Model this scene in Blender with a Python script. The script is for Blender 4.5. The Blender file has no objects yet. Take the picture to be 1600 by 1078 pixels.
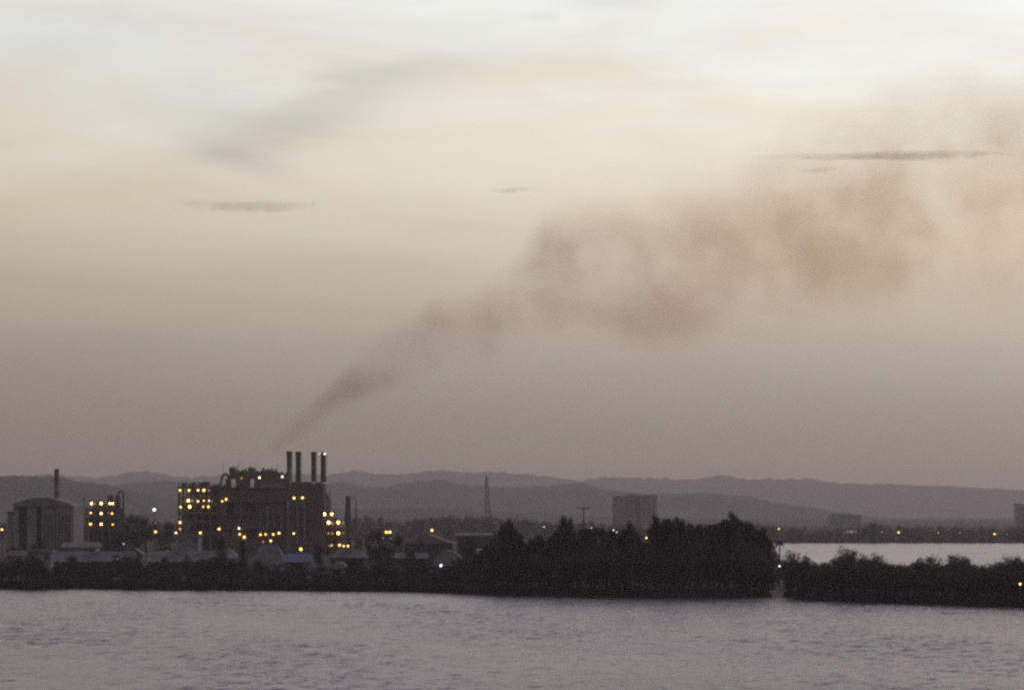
import bpy, bmesh, math, random
import numpy as np
from mathutils import Vector, noise as mnoise
random.seed(11)
sc = bpy.context.scene
R = math.radians
F = 4537.0            # focal length in photograph pixels
HY = 800.0            # horizon row
CZ = 17.0             # eye height above the water

# ------------------------------------------------------------------ camera
cam_d = bpy.data.cameras.new('camera'); cam = bpy.data.objects.new('camera', cam_d)
sc.collection.objects.link(cam); sc.camera = cam
cam.location = (0, 0, CZ); cam.rotation_euler = (R(90), 0, 0)
cam_d.sensor_width = 36; cam_d.lens = 36 * F / 1600
cam_d.shift_y = (HY - 539) / 1600
cam_d.clip_start = 1; cam_d.clip_end = 60000
sc.view_settings.view_transform = 'Standard'; sc.view_settings.look = 'None'
sc.view_settings.exposure = 0; sc.view_settings.gamma = 1
sc.render.engine = 'CYCLES'
sc.cycles.use_denoising = False      # the sampling grain stands in for the film grain
sc.cycles.use_adaptive_sampling = True; sc.cycles.adaptive_threshold = 0.009
sc.cycles.max_bounces = 4; sc.cycles.diffuse_bounces = 2; sc.cycles.glossy_bounces = 2; sc.cycles.volume_bounces = 1; sc.cycles.transparent_max_bounces = 8
sc.cycles.pixel_filter_type = 'BLACKMAN_HARRIS'; sc.cycles.filter_width = 2.7
sc.cycles.sample_clamp_indirect = 4

# ------------------------------------------------------------------ air and sky
SIG = 1.08e-4          # extinction of the haze, per metre
HTOP = 215.0
HAZE = (0.175, 0.160, 0.156)     # radiance the haze settles at
def lin(c): return tuple((v/255/12.92 if v <= 10 else ((v/255+.055)/1.055)**2.4) for v in c)
def behind(row, rgb):            # sky radiance that gives rgb once seen through the haze layer
    e = max(math.atan((HY-row)/F), 0.003)
    p = min((HTOP-CZ)/math.sin(e), 14000)
    T = math.exp(-SIG*p)
    return tuple(max((a-(1-T)*h)/T, 0.02) for a, h in zip(lin(rgb), HAZE))
SKY = [(790, (128, 119, 113)), (740, (132, 123, 116)), (690, (140, 131, 122)), (640, (149, 140, 130)), (590, (160, 151, 143)),
       (530, (174, 164, 153)), (460, (191, 180, 165)), (390, (206, 194, 177)), (310, (221, 211, 193)), (230, (228, 221, 204)),
       (150, (231, 227, 215)), (60, (233, 232, 226)), (0, (235, 235, 230))]

w = bpy.data.worlds.new('World'); sc.world = w; w.use_nodes = True
nt = w.node_tree; nt.nodes.clear()
def N(t, typ, **k):
    n = t.nodes.new(typ)
    for a, v in k.items(): setattr(n, a, v)
    return n
def M(t, op, a, b=None, c=None, clamp=False):
    n = t.nodes.new('ShaderNodeMath'); n.operation = op; n.use_clamp = clamp
    for i, v in enumerate((a, b, c)):
        if v is None: continue
        if isinstance(v, (int, float)): n.inputs[i].default_value = v
        else: t.links.new(v, n.inputs[i])
    return n.outputs[0]
def ramp(t, fac, stops, interp='LINEAR'):
    n = t.nodes.new('ShaderNodeValToRGB'); n.color_ramp.interpolation = interp
    el = n.color_ramp.elements
    while len(el) > 1: el.remove(el[-1])
    stops = sorted(stops)
    el[0].position = stops[0][0]; el[0].color = (*stops[0][1], 1)
    for p, c in stops[1:]:
        e = el.new(p); e.color = (*c, 1)
    t.links.new(fac, n.inputs[0]); return n.outputs[0]
def mixc(t, fac, a, b, mode='MIX'):
    n = t.nodes.new('ShaderNodeMix'); n.data_type = 'RGBA'; n.blend_type = mode
    for i, v in ((0, fac), (6, a), (7, b)):
        if isinstance(v, (int, float)): n.inputs[i].default_value = v
        elif isinstance(v, tuple): n.inputs[i].default_value = (*v, 1)
        else: t.links.new(v, n.inputs[i])
    return n.outputs[2]
tc = N(nt, 'ShaderNodeTexCoord'); sep = N(nt, 'ShaderNodeSeparateXYZ'); nt.links.new(tc.outputs['Generated'], sep.inputs[0])
el = M(nt, 'ARCSINE', sep.outputs[2]); az = M(nt, 'ARCTAN2', sep.outputs[0], sep.outputs[1])
elf = M(nt, 'MAXIMUM', M(nt, 'DIVIDE', el, math.pi/2), 0.0)
stops = [(math.atan((HY-r)/F)/(math.pi/2), behind(r, c)) for r, c in SKY]
stops = [(0.0, behind(790, SKY[0][1]))] + stops
stops += [(0.17, (1.02, .90, 1.03)), (0.28, (.86, .73, .93)), (0.5, (.38, .35, .45)), (1.0, (.25, .25, .32))]
base = ramp(nt, elf, stops)
# broad fall-off away from the afterglow, which lies ahead and to the right
A0 = R(48)
kk = M(nt, 'MULTIPLY_ADD', M(nt, 'MINIMUM', M(nt, 'MULTIPLY', elf, 9.0), 1.0), -.75, 1.5)
glow = M(nt, 'EXPONENT', M(nt, 'MULTIPLY', kk, M(nt, 'SUBTRACT', M(nt, 'COSINE', M(nt, 'SUBTRACT', az, A0)), math.cos(A0))))
def scale_col(c, f):
    n = N(nt, 'ShaderNodeVectorMath', operation='SCALE'); nt.links.new(c, n.inputs[0]); nt.links.new(f, n.inputs['Scale']); return n.outputs[0]
base = scale_col(base, glow)
# cloud veils: stretched noise over the whole dome
mp = N(nt, 'ShaderNodeMapping'); mp.inputs['Scale'].default_value = (5, 5, 26); mp.inputs['Rotation'].default_value = (0, R(2.5), 0)
nt.links.new(tc.outputs['Generated'], mp.inputs[0])
def noise(t, vec, scale, detail=4, rough=.55, dist=0.0):
    n = N(t, 'ShaderNodeTexNoise'); n.inputs['Scale'].default_value = scale; n.inputs['Detail'].default_value = detail
    n.inputs['Roughness'].default_value = rough; n.inputs['Distortion'].default_value = dist; t.links.new(vec, n.inputs['Vector']); return n.outputs['Fac']
n1 = noise(nt, mp.outputs[0], 1.3, 5, .5, .6); n2 = noise(nt, mp.outputs[0], 3.7, 6, .6, .4)
hi = ramp(nt, elf, [(0.0, (0, 0, 0)), (0.03, (.12,)*3), (0.07, (.6,)*3), (0.10, (1,)*3), (1, (1,)*3)])
veil = M(nt, 'MULTIPLY', M(nt, 'SUBTRACT', n1, .5), M(nt, 'MULTIPLY', hi, 1.05))
fine = M(nt, 'MULTIPLY', M(nt, 'SUBTRACT', n2, .5), M(nt, 'MULTIPLY', hi, .22))
# warm cream where the veil is lower, cool pale where it is thin
tint = mixc(nt, M(nt, 'MULTIPLY_ADD', veil, 3.2, .5, clamp=True), (1.06, .99, .90), (.965, 1.0, 1.035))
base = mixc(nt, 1.0, base, tint, 'MULTIPLY')
base = scale_col(base, M(nt, 'ADD', 1.0, M(nt, 'ADD', M(nt, 'MULTIPLY', veil, .55), fine)))
# soft grey smudges of high cloud
def smudge(b, px, py, wx, wy, slope, amt, col=(.80, .79, .80)):
    a0 = math.atan((px-800)/F); e0 = math.atan((HY-py)/F)
    da = M(nt, 'SUBTRACT', az, a0); de = M(nt, 'SUBTRACT', M(nt, 'SUBTRACT', el, e0), M(nt, 'MULTIPLY', da, slope))
    de = M(nt, 'ADD', de, M(nt, 'MULTIPLY', M(nt, 'SUBTRACT', n2, .5), 2.2*wy/F))
    d2 = M(nt, 'ADD', M(nt, 'POWER', M(nt, 'ABSOLUTE', M(nt, 'DIVIDE', da, wx/F)), 2), M(nt, 'POWER', M(nt, 'ABSOLUTE', M(nt, 'DIVIDE', de, wy/F)), 2))
    g = M(nt, 'MULTIPLY', M(nt, 'EXPONENT', M(nt, 'MULTIPLY', d2, -1)), M(nt, 'MULTIPLY_ADD', n2, 1.3*amt, .35*amt), clamp=True)
    return mixc(nt, g, b, mixc(nt, 1.0, b, col, 'MULTIPLY'))
base = smudge(base, 440, 205, 165, 46, .30, .85)
base = smudge(base, 375, 250, 80, 22, -.3, .8)
base = smudge(base, 600, 125, 170, 26, .22, .55)
base = smudge(base, 330, 175, 170, 34, -.1, .45)
base = smudge(base, 130, 60, 190, 40, .1, .35)
base = smudge(base, 960, 2, 75, 14, 0, .6, (.80, .79, .79))
base = smudge(base, 850, 25, 30, 9, 0, .4, (.84, .82, .80))
base = smudge(base, 60, 560, 190, 30, .02, .25)
nish = N(nt, 'ShaderNodeTexSky', sky_type='NISHITA', sun_disc=False, sun_elevation=R(4), sun_rotation=A0, dust_density=4.0)
ns = N(nt, 'ShaderNodeVectorMath', operation='SCALE'); ns.inputs['Scale'].default_value = 0.05; nt.links.new(nish.outputs[0], ns.inputs[0])
base = mixc(nt, 0.97, ns.outputs[0], base)
bg = N(nt, 'ShaderNodeBackground'); bg.inputs[1].default_value = 1.0; nt.links.new(base, bg.inputs[0])
w.cycles.sampling_method = 'MANUAL'; w.cycles.sample_map_resolution = 512
wo = N(nt, 'ShaderNodeOutputWorld'); nt.links.new(bg.outputs[0], wo.inputs[0])

sun_d = bpy.data.lights.new('sun', 'SUN'); sun_d.energy = 0.12; sun_d.angle = R(12); sun_d.color = (1, .82, .62)
sun = bpy.data.objects.new('sun', sun_d); sc.collection.objects.link(sun)
sun.rotation_euler = Vector((-math.sin(A0), -math.cos(A0), -math.tan(R(4)))).to_track_quat('-Z', 'Y').to_euler()

# ------------------------------------------------------------------ helpers
COL = sc.collection
def X(px, D): return (px-800)/F*D
def Z(py, D): return CZ-(py-HY)/F*D
def mat(name, col, rough=.8, spec=.3, nscale=None, namt=.25, metal=0.0, bump=0.0):
    m = bpy.data.materials.new(name); m.use_nodes = True; t = m.node_tree; b = t.nodes['Principled BSDF']
    b.inputs['Base Color'].default_value = (*col, 1); b.inputs['Roughness'].default_value = rough
    b.inputs['Specular IOR Level'].default_value = spec; b.inputs['Metallic'].default_value = metal
    if nscale:
        c = N(t, 'ShaderNodeTexCoord'); n = noise(t, c.outputs['Object'], nscale, 5, .6)
        f = ramp(t, n, [(.3, tuple(v*(1-namt) for v in col)), (.7, tuple(min(v*(1+namt), 1) for v in col))])
        t.links.new(f, b.inputs['Base Color'])
        if bump:
            bn = N(t, 'ShaderNodeBump'); bn.inputs['Strength'].default_value = bump; t.links.new(n, bn.inputs['Height']); t.links.new(bn.outputs[0], b.inputs['Normal'])
    return m
def glowmat(name, col, s):
    m = bpy.data.materials.new(name); m.use_nodes = True; t = m.node_tree; t.nodes.clear()
    e = N(t, 'ShaderNodeEmission'); e.inputs[0].default_value = (*col, 1); e.inputs[1].default_value = s
    o = N(t, 'ShaderNodeOutputMaterial'); t.links.new(e.outputs[0], o.inputs[0]); return m
MT = {
 'steel': mat('dark_steel', (.075, .062, .058), .7, .3, .35, .35),
 'clad': mat('weathered_cladding', (.085, .066, .062), .8, .25, .3, .35),
 'duct': mat('grey_duct_metal', (.15, .14, .15), .6, .4, .3, .2),
 'concrete': mat('pale_concrete', (.24, .23, .22), .9, .2, .25, .22),
 'wall': mat('grey_painted_wall', (.19, .187, .19), .9, .2, .4, .3),
 'wall2': mat('bluish_wall', (.11, .12, .165), .9, .2, .4, .25),
 'darkwall': mat('dark_wall', (.06, .052, .052), .9, .2, .4, .3),
 'roof': mat('grey_roof_sheet', (.12, .12, .13), .8, .2, .22, .6),
 'roofgreen': mat('grey_green_roof', (.09, .10, .097), .8, .2, .3, .4),
 'roofpale': mat('pale_roof_sheet', (.33, .31, .31), .6, .4, .3, .15),
 'roofbrown': mat('brown_roof', (.16, .13, .12), .8, .3, .3, .3),
 'tarp': mat('blue_roof_sheet', (.085, .115, .19), .7, .3, .4, .4),
 'stack': mat('soot_brown_stack', (.075, .055, .05), .8, .2, .4, .3),
 'stackband': mat('grey_stack_band', (.19, .17, .165), .8, .2, .4, .25),
 'red': mat('rust_red_stack', (.13, .062, .055), .8, .2, .4, .3),
 'glass': mat('dark_glass', (.03, .03, .035), .15, .5),
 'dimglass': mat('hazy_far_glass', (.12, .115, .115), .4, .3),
 'wood': mat('weathered_pole', (.10, .085, .075), .9, .2, 1.5, .3),
 'bark': mat('bark', (.04, .031, .028), .95, .1, 2.0, .3),
 'leaf': mat('casuarina_foliage', (.037, .028, .024), .8, .15, .25, .4),
 'leaf2': mat('mangrove_foliage', (.042, .038, .030), .7, .25, .25, .4),
 'leafred': mat('shore_scrub_foliage', (.034, .023, .020), .8, .15, .25, .4),
 'far_leaf': mat('hazed_far_foliage', (.14, .128, .122), .9, .1, .02, .3),  # distance haze put into the leaf colour, much paler than the near foliage
 'ground': mat('dark_soil', (.036, .028, .025), .95, .1, .1, .35),
 'sand': mat('pale_sand', (.36, .31, .26), .95, .1, .6, .2),
 'hill': mat('hill_scrub', (.055, .058, .052), .95, .05, .004, .35),
 'cream': mat('apartment_grey_render', (.185, .19, .185), .9, .2, .08, .12),
 'pink': mat('apartment_pink_side', (.25, .20, .20), .9, .2, .08, .12),  # light on the slab's other face angle, put into a pinker colour
 'pale': glowmat('pale_lamp', (1, .72, .40), 5), 'soft': glowmat('soft_amber_lamp', (1, .55, .16), 2.6),
 'yel': glowmat('sodium_lamp', (1, .54, .13), 6.5), 'yelbig': glowmat('bright_sodium_lamp', (1, .58, .18), 12.0),
 'dim': glowmat('dim_sodium_lamp', (1, .50, .12), 1.3), 'ora': glowmat('orange_lamp', (1, .46, .09), 7),
 'whi': glowmat('white_lamp', (1, .95, .92), 3.5), 'cya': glowmat('cool_white_lamp', (.72, .95, 1), 4),
}
class MB:
    def __init__(s): s.v = []; s.f = []
    def add(s, vs, fs):
        b = len(s.v); s.v += [tuple(v) for v in vs]; s.f += [tuple(i+b for i in f) for f in fs]; return s
    def box(s, x0, x1, y0, y1, z0, z1):
        return s.add([(x, y, z) for z in (z0, z1) for x, y in ((x0, y0), (x1, y0), (x1, y1), (x0, y1))],
                     [(3, 2, 1, 0), (4, 5, 6, 7), (0, 1, 5, 4), (1, 2, 6, 5), (2, 3, 7, 6), (3, 0, 4, 7)])
    def tube(s, p0, p1, r0, r1=None, n=8, caps=True):
        r1 = r0 if r1 is None else r1; p0 = Vector(p0); p1 = Vector(p1); d = (p1-p0).normalized()
        a = d.orthogonal().normalized(); b = d.cross(a)
        vs = [p + (a*math.cos(2*math.pi*i/n)+b*math.sin(2*math.pi*i/n))*r for p, r in ((p0, r0), (p1, r1)) for i in range(n)]
        fs = [(i, (i+1) % n, n+(i+1) % n, n+i) for i in range(n)]
        if caps: fs += [tuple(range(n-1, -1, -1)), tuple(range(n, 2*n))]
        return s.add(vs, fs)
    def lathe(s, c, prof, n=20):
        vs = [(c[0]+r*math.cos(2*math.pi*i/n), c[1]+r*math.sin(2*math.pi*i/n), c[2]+z) for r, z in prof for i in range(n)]
        fs = [(k*n+i, k*n+(i+1) % n, (k+1)*n+(i+1) % n, (k+1)*n+i) for k in range(len(prof)-1) for i in range(n)]
        fs += [tuple(range(n-1, -1, -1)), tuple(range((len(prof)-1)*n, len(prof)*n))]
        return s.add(vs, fs)
    def prism(s, poly, y0, y1):      # polygon in x,z extruded along y
        n = len(poly)
        vs = [(x, y0, z) for x, z in poly]+[(x, y1, z) for x, z in poly]
        return s.add(vs, [tuple(range(n)), tuple(range(2*n-1, n-1, -1))]+[(i, n+i, n+(i+1) % n, (i+1) % n) for i in range(n)])
    def prismx(s, poly, x0, x1):     # polygon in y,z extruded along x
        n = len(poly)
        vs = [(x0, y, z) for y, z in poly]+[(x1, y, z) for y, z in poly]
        return s.add(vs, [tuple(range(n)), tuple(range(2*n-1, n-1, -1))]+[(i, n+i, n+(i+1) % n, (i+1) % n) for i in range(n)])
    def ball(s, c, r, n=6, m=4):
        prof = [(max(r*math.sin(math.pi*k/m), .001), -r*math.cos(math.pi*k/m)) for k in range(m+1)]
        return s.lathe(c, prof, n)
    def mesh(s, name, m, off=(0, 0, 0), smooth=False):
        me = bpy.data.meshes.new(name)
        me.from_pydata([(x-off[0], y-off[1], z-off[2]) for x, y, z in s.v], [], s.f)
        if m: me.materials.append(MT[m] if isinstance(m, str) else m)
        if smooth: me.polygons.foreach_set('use_smooth', [True]*len(me.polygons))
        me.update(); return me
def link(name, data, loc=(0, 0, 0), parent=None):
    o = bpy.data.objects.new(name, data); COL.objects.link(o); o.location = loc
    if parent: o.parent = parent
    return o
def tag(o, label, cat, group=None, kind=None):
    if label: o['label'] = label
    if cat: o['category'] = cat
    if group: o['group'] = group
    if kind: o['kind'] = kind
    return o
class Thing:
    def __init__(s, name, label, cat, base, group=None):
        s.base = Vector(base); s.o = tag(link(name, None, base), label, cat, group); s.o.empty_display_size = .5
    def part(s, name, mb, m, parent=None, smooth=False, label=None):    # world coordinates in, local out
        o = link(name, mb.mesh(name, m, s.base, smooth), (0, 0, 0), parent or s.o)
        if label: o['label'] = label
        return o
    def box(s, name, m, *a, parent=None): return s.part(name, MB().box(*a), m, parent)
    def pbox(s, name, m, D, px0, px1, py0, py1, y0, y1, parent=None):   # rectangle read off at distance D, depth y0..y1 about it
        return s.part(name, MB().box(X(px0, D), X(px1, D), D+y0, D+y1, Z(py1, D), Z(py0, D)), m, parent)
BULB = {}
def bulb_mesh(k):
    if k not in BULB: BULB[k] = MB().ball((0, 0, 0), 1, 8, 5).mesh('bulb', k, smooth=True)
    return BULB[k]
HOUS = MB().box(-.5, .5, .0, 1.5, .75, 1.15).box(-.12, .12, .3, 2.4, .80, 1.0).mesh('lamp', 'steel')
def lamp_on(T, px, py, D, dy, r=.5, k='yel'):     # a floodlight fixed to thing T, dy in front of its plane
    p = Vector((X(px, D), D+dy, Z(py, D)))-T.base
    r *= .74*random.uniform(.72, 1.15); h = link('lamp', HOUS, p, T.o); h.scale = (r, r, r)
    if k == 'yel' and random.random() < .4: k = random.choice(('pale', 'ora', 'soft'))
    link('bulb', bulb_mesh(k), (0, 0, 0), h)
POSTN = MB().tube((0, 0, -1), (0, 0, 0), .012, .009, 6)
def lamp_post(px, py, D, label, r=.45, k='yel', gz=1.0, group='lamp posts in the plant yard'):
    r *= .74*random.uniform(.8, 1.1); x, z = X(px, D), Z(py, D)
    T = Thing('lamp_post', label, 'lamp post', (x, D+r*1.4, gz), group)
    T.part('pole', MB().tube((x, D+r*1.4, gz), (x, D+r*1.4, z+r*1.1), .13, .08, 6), 'steel')
    h = T.part('lamp_head', MB().box(x-r*.7, x+r*.7, D-r*.6, D+r*1.7, z+r*.75, z+r*1.2), 'steel')
    link('bulb', bulb_mesh(k), Vector((x, D, z))-T.base, h).scale = (r, r, r)
    return T

# ------------------------------------------------------------------ water and land
SHORE = [(-260, 919.5), (0, 920), (60, 921.5), (110, 919.5), (200, 921), (300, 922), (420, 922), (520, 923), (620, 924), (725, 927), (850, 930), (950, 932),
         (1060, 932.5), (1150, 932), (1205, 931), (1228, 932), (1260, 937), (1330, 940), (1400, 942), (1500, 945.5), (1600, 948), (1900, 955)]
def interp(tab, x):
    if x <= tab[0][0]: return tab[0][1]
    for (a, b), (c, d) in zip(tab, tab[1:]):
        if x <= c: return b+(d-b)*(x-a)/(c-a)
    return tab[-1][1]
def shoreD(px): return CZ*F/(interp(SHORE, px)-HY)
wm = bpy.data.materials.new('bay_water'); wm.use_nodes = True; t = wm.node_tree; b = t.nodes['Principled BSDF']
b.inputs['Base Color'].default_value = (.018, .020, .024, 1); b.inputs['Roughness'].default_value = .2; b.inputs['IOR'].default_value = 1.33
g = N(t, 'ShaderNodeNewGeometry')
mp1 = N(t, 'ShaderNodeMapping'); mp1.inputs['Scale'].default_value = (1, .62, 1); mp1.inputs['Rotation'].default_value = (0, 0, R(14)); t.links.new(g.outputs['Position'], mp1.inputs[0])
na = noise(t, mp1.outputs[0], .7, 5, .65, .3); nb = noise(t, mp1.outputs[0], .11, 3, .5, .2); nc = noise(t, mp1.outputs[0], 1.7, 3, .6)
calm = noise(t, mp1.outputs[0], .012, 3, .5, .5)
hgt = M(t, 'ADD', M(t, 'ADD', M(t, 'MULTIPLY', na, .62), M(t, 'MULTIPLY', nb, 1.5)), M(t, 'MULTIPLY', nc, .22))
hgt = M(t, 'MULTIPLY', hgt, M(t, 'MULTIPLY_ADD', calm, 1.5, .25))
bn = N(t, 'ShaderNodeBump'); bn.inputs['Strength'].default_value = 1.0; bn.inputs['Distance'].default_value = .8
t.links.new(hgt, bn.inputs['Height']); t.links.new(bn.outputs[0], b.inputs['Normal'])
# the near bay carries real chop: a sum of wind waves on a fine grid, flat sheets beyond it
rng = np.random.default_rng(5)
WX0, WX1, WY0, WY1 = -152.0, 152.0, 238.0, 676.0; wnx, wny = 812, 780
gx, gyy = np.meshgrid(np.linspace(WX0, WX1, wnx), np.linspace(WY0, WY1, wny))
hz = np.zeros_like(gx); gust = np.zeros_like(gx)
for k in range(46):
    lam = 1.15*(6.5/1.15)**rng.random(); th_ = rng.normal(R(68), R(36)); am = .0050*lam**.72*rng.uniform(.6, 1.3)
    kx, ky = 2*math.pi/lam*math.cos(th_), 2*math.pi/lam*math.sin(th_); p_ = rng.uniform(0, 6.283)
    c_ = .5+.5*np.sin(gx*kx+gyy*ky+p_); hz += am*(2*c_**1.5-.9)
for k in range(9):
    lam = rng.uniform(18, 90); th_ = rng.uniform(0, 3.14); gust += np.sin(gx*2*math.pi/lam*math.cos(th_)+gyy*2*math.pi/lam*.45*math.sin(th_)+rng.uniform(0, 6.28))
hz *= np.clip(1+.10*gust, .55, 1.5)
fade = np.clip(np.minimum(np.minimum(gx-WX0, WX1-gx), np.minimum(gyy-WY0, WY1-gyy))/14, 0, 1)
hz *= fade
wv = np.stack([gx, gyy, hz], -1).reshape(-1, 3)
ii = (np.arange(wny-1)[:, None]*wnx+np.arange(wnx-1)[None, :]).reshape(-1)
wf = np.stack([ii, ii+1, ii+1+wnx, ii+wnx], -1)
fr = np.array([(-4500, -150, 0), (4500, -150, 0), (4500, 2600, 0), (-4500, 2600, 0), (WX0, WY0, 0), (WX1, WY0, 0), (WX1, WY1, 0), (WX0, WY1, 0)], float)
o_ = len(wv); wf = np.concatenate([wf, np.array([(0, 1, 5, 4), (1, 2, 6, 5), (2, 3, 7, 6), (3, 0, 4, 7)])+o_])
wv = np.concatenate([wv, fr])
wme = bpy.data.meshes.new('water'); wme.vertices.add(len(wv)); wme.vertices.foreach_set('co', wv.reshape(-1).astype(np.float32))
wme.loops.add(wf.size); wme.loops.foreach_set('vertex_index', wf.reshape(-1).astype(np.int32))
wme.polygons.add(len(wf)); wme.polygons.foreach_set('loop_start', np.arange(0, wf.size, 4, dtype=np.int32))
wme.polygons.foreach_set('use_smooth', np.ones(len(wf), bool)); wme.materials.append(wm); wme.update(calc_edges=True)
water = link('water', wme)
tag(water, 'rippled grey mauve bay water in the foreground', None, None, 'structure')
def land(name, top, z, label, m='ground'):      # polygon of (x,y): flat top, sloping bank down below the water
    n = len(top); cx = sum(p[0] for p in top)/n
    bank = []
    for i in range(n):
        a, c = Vector((*top[i-1], 0)), Vector((*top[(i+1) % n], 0)); d = (c-a); nr = Vector((d.y, -d.x, 0)).normalized()
        bank.append((top[i][0]+nr.x*2.5, top[i][1]+nr.y*2.5, -.6))
    mb = MB().add([(x, y, z) for x, y in top]+bank, [tuple(range(n))]+[(i, n+i, n+(i+1) % n, (i+1) % n) for i in range(n)])
    return tag(link(name, mb.mesh(name, m)), label, None, None, 'structure')
front = [(X(p, shoreD(p)+3), shoreD(p)+3+random.uniform(-1.2, 1.2)) for p in range(-300, 1901, 25)]
back = [(X(1900, 700), 660), (X(1500, 690), 652), (X(1290, 700), 668), (X(1222, 760), 760), (X(1212, 1100), 1100), (X(1206, 1585), 1600), (X(1210, 2580), 2580), (-4400, 2580), (-4400, 660)]
# upward winding: counter-clockwise seen from above
land('ground', front+back, 1.0, 'dark low ground of the wooded shore and factory yard')
fp = [(X(1190, 1607), 1607)]+[(X(p, 1607+random.uniform(-6, 8)), 1607+random.uniform(-6, 8)) for p in range(1230, 2400, 40)]
land('far_shore', fp+[(4400, 1700), (4400, 2590), (X(1190, 1607), 2590)], 1.2, 'low far shore across the inner bay')
plain = MB().add([(-4600, 2540, .6), (4600, 2540, .6), (4600, 14300, .6), (-4600, 14300, .6)], [(0, 1, 2, 3)])
tag(link('plain', plain.mesh('plain', 'ground')), 'dim plain below the hazy hills', None, None, 'structure')
# sandy landing in the gap between the two woods
sx, sd = X(1219, 588), 588
mb = MB(); ring = []
for i in range(16):
    a = 2*math.pi*i/16; ring.append((sx+math.cos(a)*(2.3+.5*math.sin(3*a)), sd+math.sin(a)*6))
mb.add([(x, y, .0 if y < sd else 1.05) for x, y in ring]+[(sx+.3, sd+1, 1.5)], [(i, (i+1) % 16, 16) for i in range(16)])
tag(link('sand_bank', mb.mesh('sand_bank', 'sand')), 'small pale sandy landing in the gap between the woods', None, None, 'structure')

# hills: ridges read off the skyline
def hills(name, D, prof, depth, label, seed):
    random.seed(seed); xs = [-300+3.5*i for i in range(630)]; mb = MB(); rows = 13; ph = [random.uniform(0, 6) for _ in range(9)]
    for j in range(rows):
        v = j/(rows-1)*2-1; y = D+v*depth; prf = math.cos(v*math.pi/2)**1.3
        for px in xs:
            x = X(px, D)
            h = max(Z(interp(prof, px), D), 1)
            pn = Vector((px/95, v*2.2, seed*3.1)); fold = mnoise.fractal(pn, 1.0, 2.0, 5)
            tip = mnoise.fractal(Vector((px/11, v*3, seed*7.7)), .7, 2.1, 4)
            hh = h*prf + (fold*5.0*(.3+abs(v)) - 4.0*abs(v) + tip*3.2)*D/F*(1-abs(v))
            mb.v.append((x+v*120*math.sin(ph[0]+x*.002), y, max(hh, 0) if abs(v) < .99 else -.5))
    n = len(xs)
    mb.f = [(j*n+i, j*n+i+1, (j+1)*n+i+1, (j+1)*n+i) for j in range(rows-1) for i in range(n-1)]
    return tag(link(name, mb.mesh(name, 'hill', smooth=True)), label, None, None, 'structure')
hills('far_hills', 12200, [(-300, 745), (0, 745), (85, 740), (150, 748), (215, 736), (250, 739), (300, 745), (360, 740), (430, 739), (510, 742), (560, 735), (600, 741), (640, 739), (690, 735), (720, 739), (800, 738),
      (840, 742), (880, 748), (910, 750), (960, 745), (1010, 747), (1080, 749), (1125, 741), (1160, 748), (1260, 749), (1290, 754), (1360, 757), (1450, 758), (1540, 763), (1600, 766), (1900, 770)], 1500, 'farthest pale hazy ridge on the skyline', 3)
hills('middle_hills', 6600, [(-300, 752), (0, 752), (120, 757), (190, 760), (260, 750), (330, 756), (420, 762), (500, 760), (530, 753), (600, 762), (650, 751), (700, 751), (725, 757), (800, 761), (860, 759), (900, 754), (940, 765),
      (1000, 771), (1080, 770), (1150, 776), (1220, 789), (1260, 800), (1300, 809), (1340, 816), (1900, 816)], 900, 'middle grey ridge sloping down towards the inner bay', 5)
hills('near_hills', 4500, [(-300, 738), (0, 743), (60, 744), (85, 742), (110, 750), (160, 756), (210, 768), (260, 778), (330, 786), (420, 790), (560, 796), (640, 793), (760, 800), (900, 806), (1100, 812), (1900, 815)], 420, 'darker near slope behind the factory', 8)
random.seed(21)

# ------------------------------------------------------------------ chimney stacks and boiler plant
D0 = 1100
def steel_frame(T, D, px0, px1, levels, depth, nx, pyb, rail=True, brace=True, m='steel', cw=.35):
    y0, y1 = D-depth/2, D+depth/2; zt = Z(levels[0], D); zb = Z(pyb, D)
    xs = [X(px0+(px1-px0)*i/nx, D) for i in range(nx+1)]
    for i, x in enumerate(xs):
        for y in (y0, y1): T.box('column', m, x-cw, x+cw, y-cw, y+cw, zb, zt)
    for k, py in enumerate(levels):
        z = Z(py, D)
        T.box('deck', m, xs[0]-.6, xs[-1]+.6, y0-.7, y1+.7, z-.25, z+.05)
        T.box('beam', m, xs[0]-.4, xs[-1]+.4, y0-.5, y0-.2, z-.85, z-.253)
        if rail:
            mb = MB()
            for zz in (.55, 1.1): mb.tube((xs[0]-.5, y0-.6, z+zz), (xs[-1]+.5, y0-.6, z+zz), .06, n=5)
            q = xs[0]-.5
            while q < xs[-1]+.5: mb.tube((q, y0-.6, z+.05), (q, y0-.6, z+1.1), .05, n=4); q += 2.0
            T.part('handrail', mb, m)
    if brace:
        for k in range(len(levels)-1):
            i = (k*2+1) % nx
            T.part('brace', MB().tube((xs[i], y0+.1, Z(levels[k+1], D)), (xs[i+1], y0+.1, Z(levels[k], D)-.3), .16, n=6), m)
    return xs
gy = 866   # factory yard row
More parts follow.
